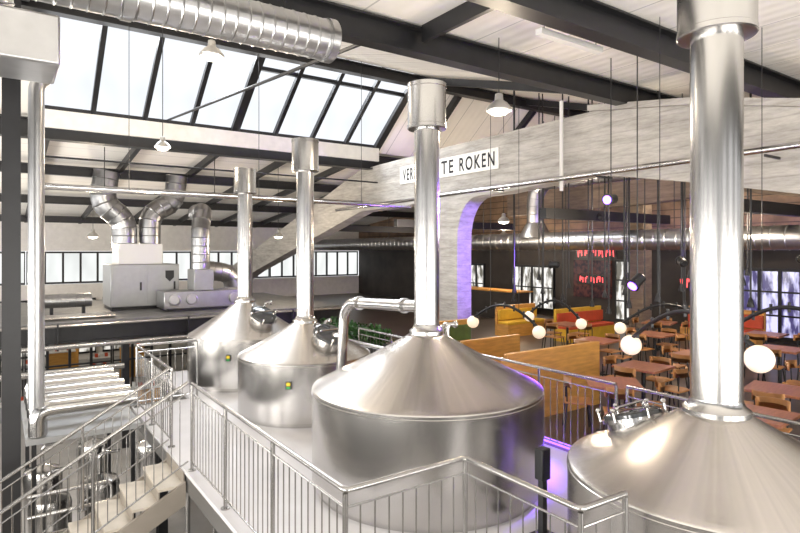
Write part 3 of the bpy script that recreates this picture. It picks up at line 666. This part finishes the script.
def spot(x, y, z, tgt, en, col=(.3, .12, 1.), ztop=5.96, size=60):
    r = E('stage_spotlight', (x, y, z), 'black stage spotlight with violet beam on a hanger', 'spotlight', 'stage spotlights')
    d = (Vector(tgt)-Vector((x, y, z))).normalized()
    c = Vector((x, y, z))
    MB().turned(c-d*.12, d, [(.05, 0), (.08, .03), (.08, .2), (.1, .22), (.1, .24)], 20).obj('housing', M_blackm, r)
    MB().turned(c+d*.122, d, [(.07, 0), (.07, .01)], 20).obj('lens', M_purp, r)
    MB().cyl(c+Vector((0, 0, .07)), (x, y, ztop), .01, seg=6).obj('hanger', M_blackm, r)
    l = bpy.data.lights.new('spot', 'SPOT'); l.energy = en; l.color = col; l.spot_size = math.radians(size); l.shadow_soft_size = .12
    lo = bpy.data.objects.new('spot_light', l); COL.objects.link(lo); lo.parent = r; lo.location = d*.16
    lo.rotation_euler = d.to_track_quat('-Z', 'Y').to_euler()
spot(10.9, 9.2, 2.4, (10.35, 11.6, 2.4), 500, (.24, .1, 1.), size=80)
spot(11.5, 6.4, 2.5, (13.8, 9, 3.6), 250, (.24, .14, 1.))
spot(12.5, 4.6, 2.6, (18, 8, 1.5), 120, (.2, .15, 1.))
spot(7.6, 4.9, 2.3, (5.5, 5.2, .8), 3000, (.2, .06, 1.), size=38)
spot(8.4, 5.9, 3.6, (4.2, 5.5, 3.0), 800, (.24, .08, 1.), size=34)
spot(12.6, 9.2, 3.6, (14.0, 11.5, 4.8), 300, (.3, .12, 1.), 6.5)
MB().bb(6.44, 6.48, 4.6, 6.6, .0, .05).obj('led_strip', M_purps, label='added violet glow strip on the floor behind railing', cat='led strip')  # strip added to put a violet reflection on the largest kettle

# ---------------------------------------------------------------- restaurant furniture
def booth(x, y, L, rz, seatmat, backmat, lbl, H=1.1):
    r = E('booth_bench', (0, 0, 0), lbl, 'bench')
    MB().bb(-L/2, L/2, .0, .09, 0, H).obj('back_panel', backmat, r, bevel=.008)
    MB().bb(-L/2, L/2, -.5, 0, 0, .38).obj('bench_base', backmat, r)
    MB().bb(-L/2+.02, L/2-.02, -.5, -.02, .38, .47).obj('seat_cushion', seatmat, r, bevel=.02)
    MB().bb(-L/2+.02, L/2-.02, -.09, -.005, .5, H-.12).obj('back_cushion', seatmat, r, bevel=.02)
    r.location = (x, y, 0); r.rotation_euler = (0, 0, rz)
booth(7.65, 6.5, 2.3, math.pi, M_ochre, M_ochre, 'ochre plywood booth bench behind the railing', 1.12)
booth(8.3, 8.7, 1.6, math.pi, M_green, M_ochre, 'green upholstered booth bench with ochre back', .95)
booth(9.0, 11.0, 1.6, 0, M_green, M_ochre, 'green upholstered booth bench with ochre back', 1.0)
booth(14.0, 13.4, 1.8, 0, M_yellow, M_ochre, 'yellow upholstered booth bench with ochre back', .95)
booth(14.9, 11.6, 2.2, 0, M_red, M_yellow, 'orange-red upholstered booth bench with yellow back', .95)
booth(17.8, 8.6, 2.2, -math.pi/2, M_red, M_ochre, 'red upholstered booth bench along the wall', 1.0)

tb = E('restaurant_table', (0, 0, 0), 'square reddish wood table on black pedestal', 'table', 'restaurant tables')
MB().bb(-.38, .38, -.38, .38, .72, .76).obj('table_top', M_table, tb, bevel=.006)
MB().cyl((0, 0, .03), (0, 0, .72), .035).obj('pedestal', M_blackm, tb)
MB().bb(-.25, .25, -.03, .03, 0, .03).bb(-.03, .03, -.25, .25, 0, .03).obj('foot', M_blackm, tb)
chr_ = E('dining_chair', (0, 0, 0), 'warm wooden dining chair with curved back on black legs', 'chair', 'restaurant chairs')
MB().bb(-.2, .2, -.2, .2, .44, .465).obj('seat', M_chair, chr_, bevel=.01)
b = MB(); N = 8
for k in range(N):
    a0 = -math.pi*.32+math.pi*.64*k/N; a1 = a0+math.pi*.64/N
    b.prism([(.235*math.sin(a0), .235*math.cos(a0)-.03), (.235*math.sin(a1), .235*math.cos(a1)-.03), (.215*math.sin(a1), .215*math.cos(a1)-.03), (.215*math.sin(a0), .215*math.cos(a0)-.03)], XY, .68, .82)
bmesh.ops.remove_doubles(b.bm, verts=b.bm.verts[:], dist=.0005)
b.obj('backrest', M_chair, chr_)
for sx_ in (-1, 1):
    for sy_ in (-1, 1):
        MB().cyl((sx_*.2, sy_*.2, 0), (sx_*.16, sy_*.16, .44), .013, seg=8).obj('leg', M_blackm, chr_)
    MB().cyl((sx_*.15, .16, .45), (sx_*.14, .165, .7), .011, seg=8).obj('back_post', M_blackm, chr_)
spots = [(7.6, 5.3, .75), (9.1, 5.75, .1), (11.0, 5.8, 0), (9.2, 3.7, .2), (7.6, 3.3, .1), (11.3, 3.7, 0), (13.0, 5.2, .1), (12.8, 7.8, 0), (10.9, 8.0, .1), (15.0, 6.3, .1), (15.0, 9.0, .3), (12.6, 10.2, 0), (10.0, 1.8, 0), (13.6, 3.0, 0)]
first = True
for i, (x, y, rz) in enumerate(spots):
    if first: tb.location = (x, y, 0); tb.rotation_euler = (0, 0, rz)
    else: dup(tb, (x, y, 0), rz)
    for k in range(4 if i % 3 else 3):
        a = rz + k*math.pi/2
        d = .52; cx, cy = x - math.sin(a)*d, y + math.cos(a)*d
        if first and k == 0: chr_.location = (cx, cy, 0); chr_.rotation_euler = (0, 0, a)
        else: dup(chr_, (cx, cy, 0), a + random.uniform(-.12, .12))
    first = False
pl = E('planter', (7.4, 12.0, 0), 'black trough planter with low dark green foliage', 'plant')
MB().bb(7.15, 7.6, 11.2, 14.2, 0, .5).obj('trough', M_blackm, pl, bevel=.01)
m = MB()
for i in range(1000):
    c = Vector((random.uniform(7.1, 7.65), random.uniform(11.2, 14.2), random.uniform(.48, .86)))
    u = Vector((random.uniform(-1, 1), random.uniform(-1, 1), random.uniform(-.3, 1))).normalized(); v = u.cross(Vector((random.random(), random.random(), random.random()))).normalized()
    L = random.uniform(.06, .13); W = L*.35
    vs = [m.bm.verts.new(p) for p in (c, c+u*L*.5+v*W, c+u*L, c+u*L*.5-v*W)]; m.bm.faces.new(vs)
m.obj('foliage', M_leaf, pl)
MB().bb(18.9, 18.999, 13.3, 15.0, .9, 2.35).obj('wall_mural', M_mural, label='dim red and black mural panel on charcoal wall', cat='mural')
def neon(y0, n, z0, h, sp, xw=18.999):
    ne = E('neon_light', (xw, y0, z0), 'pink-red neon tube strokes on the restaurant wall', 'neon light', 'red neon lights')
    MB().bb(xw-.03, xw, y0-.1, y0+sp*n, z0-.1, z0+h+.1).obj('backing_board', M_blackm, ne)
    for i in range(n):
        y = y0+sp*i; zz = z0+.03*math.sin(i*1.7)
        pts = [(xw-.05, y, zz), (xw-.05, y+sp*.1*math.cos(i*2), zz+h)]
        if i % 2: pts += [(xw-.05, y+sp*.6, zz+h*.98), (xw-.05, y+sp*.55, zz+h*.5)]
        MB().tube(pts, .016, 8).obj('neon_tube', M_neon, ne)
neon(13.2, 11, 2.5, .24, .16); neon(13.6, 9, 1.5, .2, .13, 18.9); neon(10.1, 4, 1.5, .3, .14)
bar = E('bar_counter', (17, 18.5, 0), 'dark bar counter with ochre top', 'bar')
MB().bb(16.3, 17, 15.6, 22, 0, 1.1).obj('counter', M_char, bar)
MB().bb(16.2, 17.1, 15.5, 22.1, 1.1, 1.15).obj('counter_top', M_ochre, bar)
MB().bb(16.9, 17.4, 10.7, 11.2, 0, 6.9).obj('restaurant_column', M_conc2, label='brownish square concrete column in the restaurant', cat='column')
for y in (5.5, 9.3, 15.5, 20.5):
    MB().bb(10.6, 15.9, y-.1, y+.1, 3.5, 3.75).obj('restaurant_beam', M_black, label='black cross beam above the restaurant', cat='beam', group='restaurant beams')
MB().bb(18.5, 18.999, -3.5, 31, 2.9, 3.15).obj('wall_ledge', M_black, label='black steel ledge along the restaurant wall', cat='beam')
MB().bb(18.55, 18.6, 6, 15, 3.15, 3.19).obj('led_strip', M_purp, label='violet LED strip above the wall ledge', cat='led strip')

# ---------------------------------------------------------------- lights, world
def area(name, loc, tgt, sx_, sy_, en, col):
    l = bpy.data.lights.new(name, 'AREA'); l.shape = 'RECTANGLE'; l.size = sx_; l.size_y = sy_; l.energy = en; l.color = col
    o = bpy.data.objects.new(name, l); COL.objects.link(o); o.location = loc
    o.rotation_euler = (Vector(tgt)-Vector(loc)).to_track_quat('-Z', 'Y').to_euler()
area('sky_daylight', (5.4, 17.5, 10.2), (5.0, 11., 2.), 10, 3, 2200, (.98, .99, 1.))
area('added_side_fill', (-6.5, 6, 1.0), (8, 9, 6.5), 16, 3.5, 2200, (1., .955, .88))  # added fill outside the side openings, tilted up to brighten the roof
area('added_end_fill', (5, -5.5, 1.0), (6, 8, 6.5), 14, 3.5, 1800, (1., .955, .88))  # added fill behind the camera, aimed up at the ceiling
area('added_far_bay_fill', (-6.5, 22, 0.5), (6, 23, 5.5), 12, 3, 1700, (1., .96, .9))  # added fill aimed up at the far roof bay
W = bpy.data.worlds.new('world'); S.world = W; W.use_nodes = True
bg = W.node_tree.nodes['Background']; bg.inputs[0].default_value = (.98, .985, 1., 1); bg.inputs[1].default_value = 1.15
S.view_settings.view_transform = 'Standard'
S.view_settings.exposure = 0.24

cam = bpy.data.cameras.new('camera'); cam.lens = 576/800*36; cam.sensor_width = 36; cam.shift_y = -16.5/800; cam.clip_end = 200
co = bpy.data.objects.new('camera', cam); COL.objects.link(co); co.location = (0, 0, 2.75); co.rotation_euler = (math.radians(90), 0, -math.radians(34.8))
S.camera = co
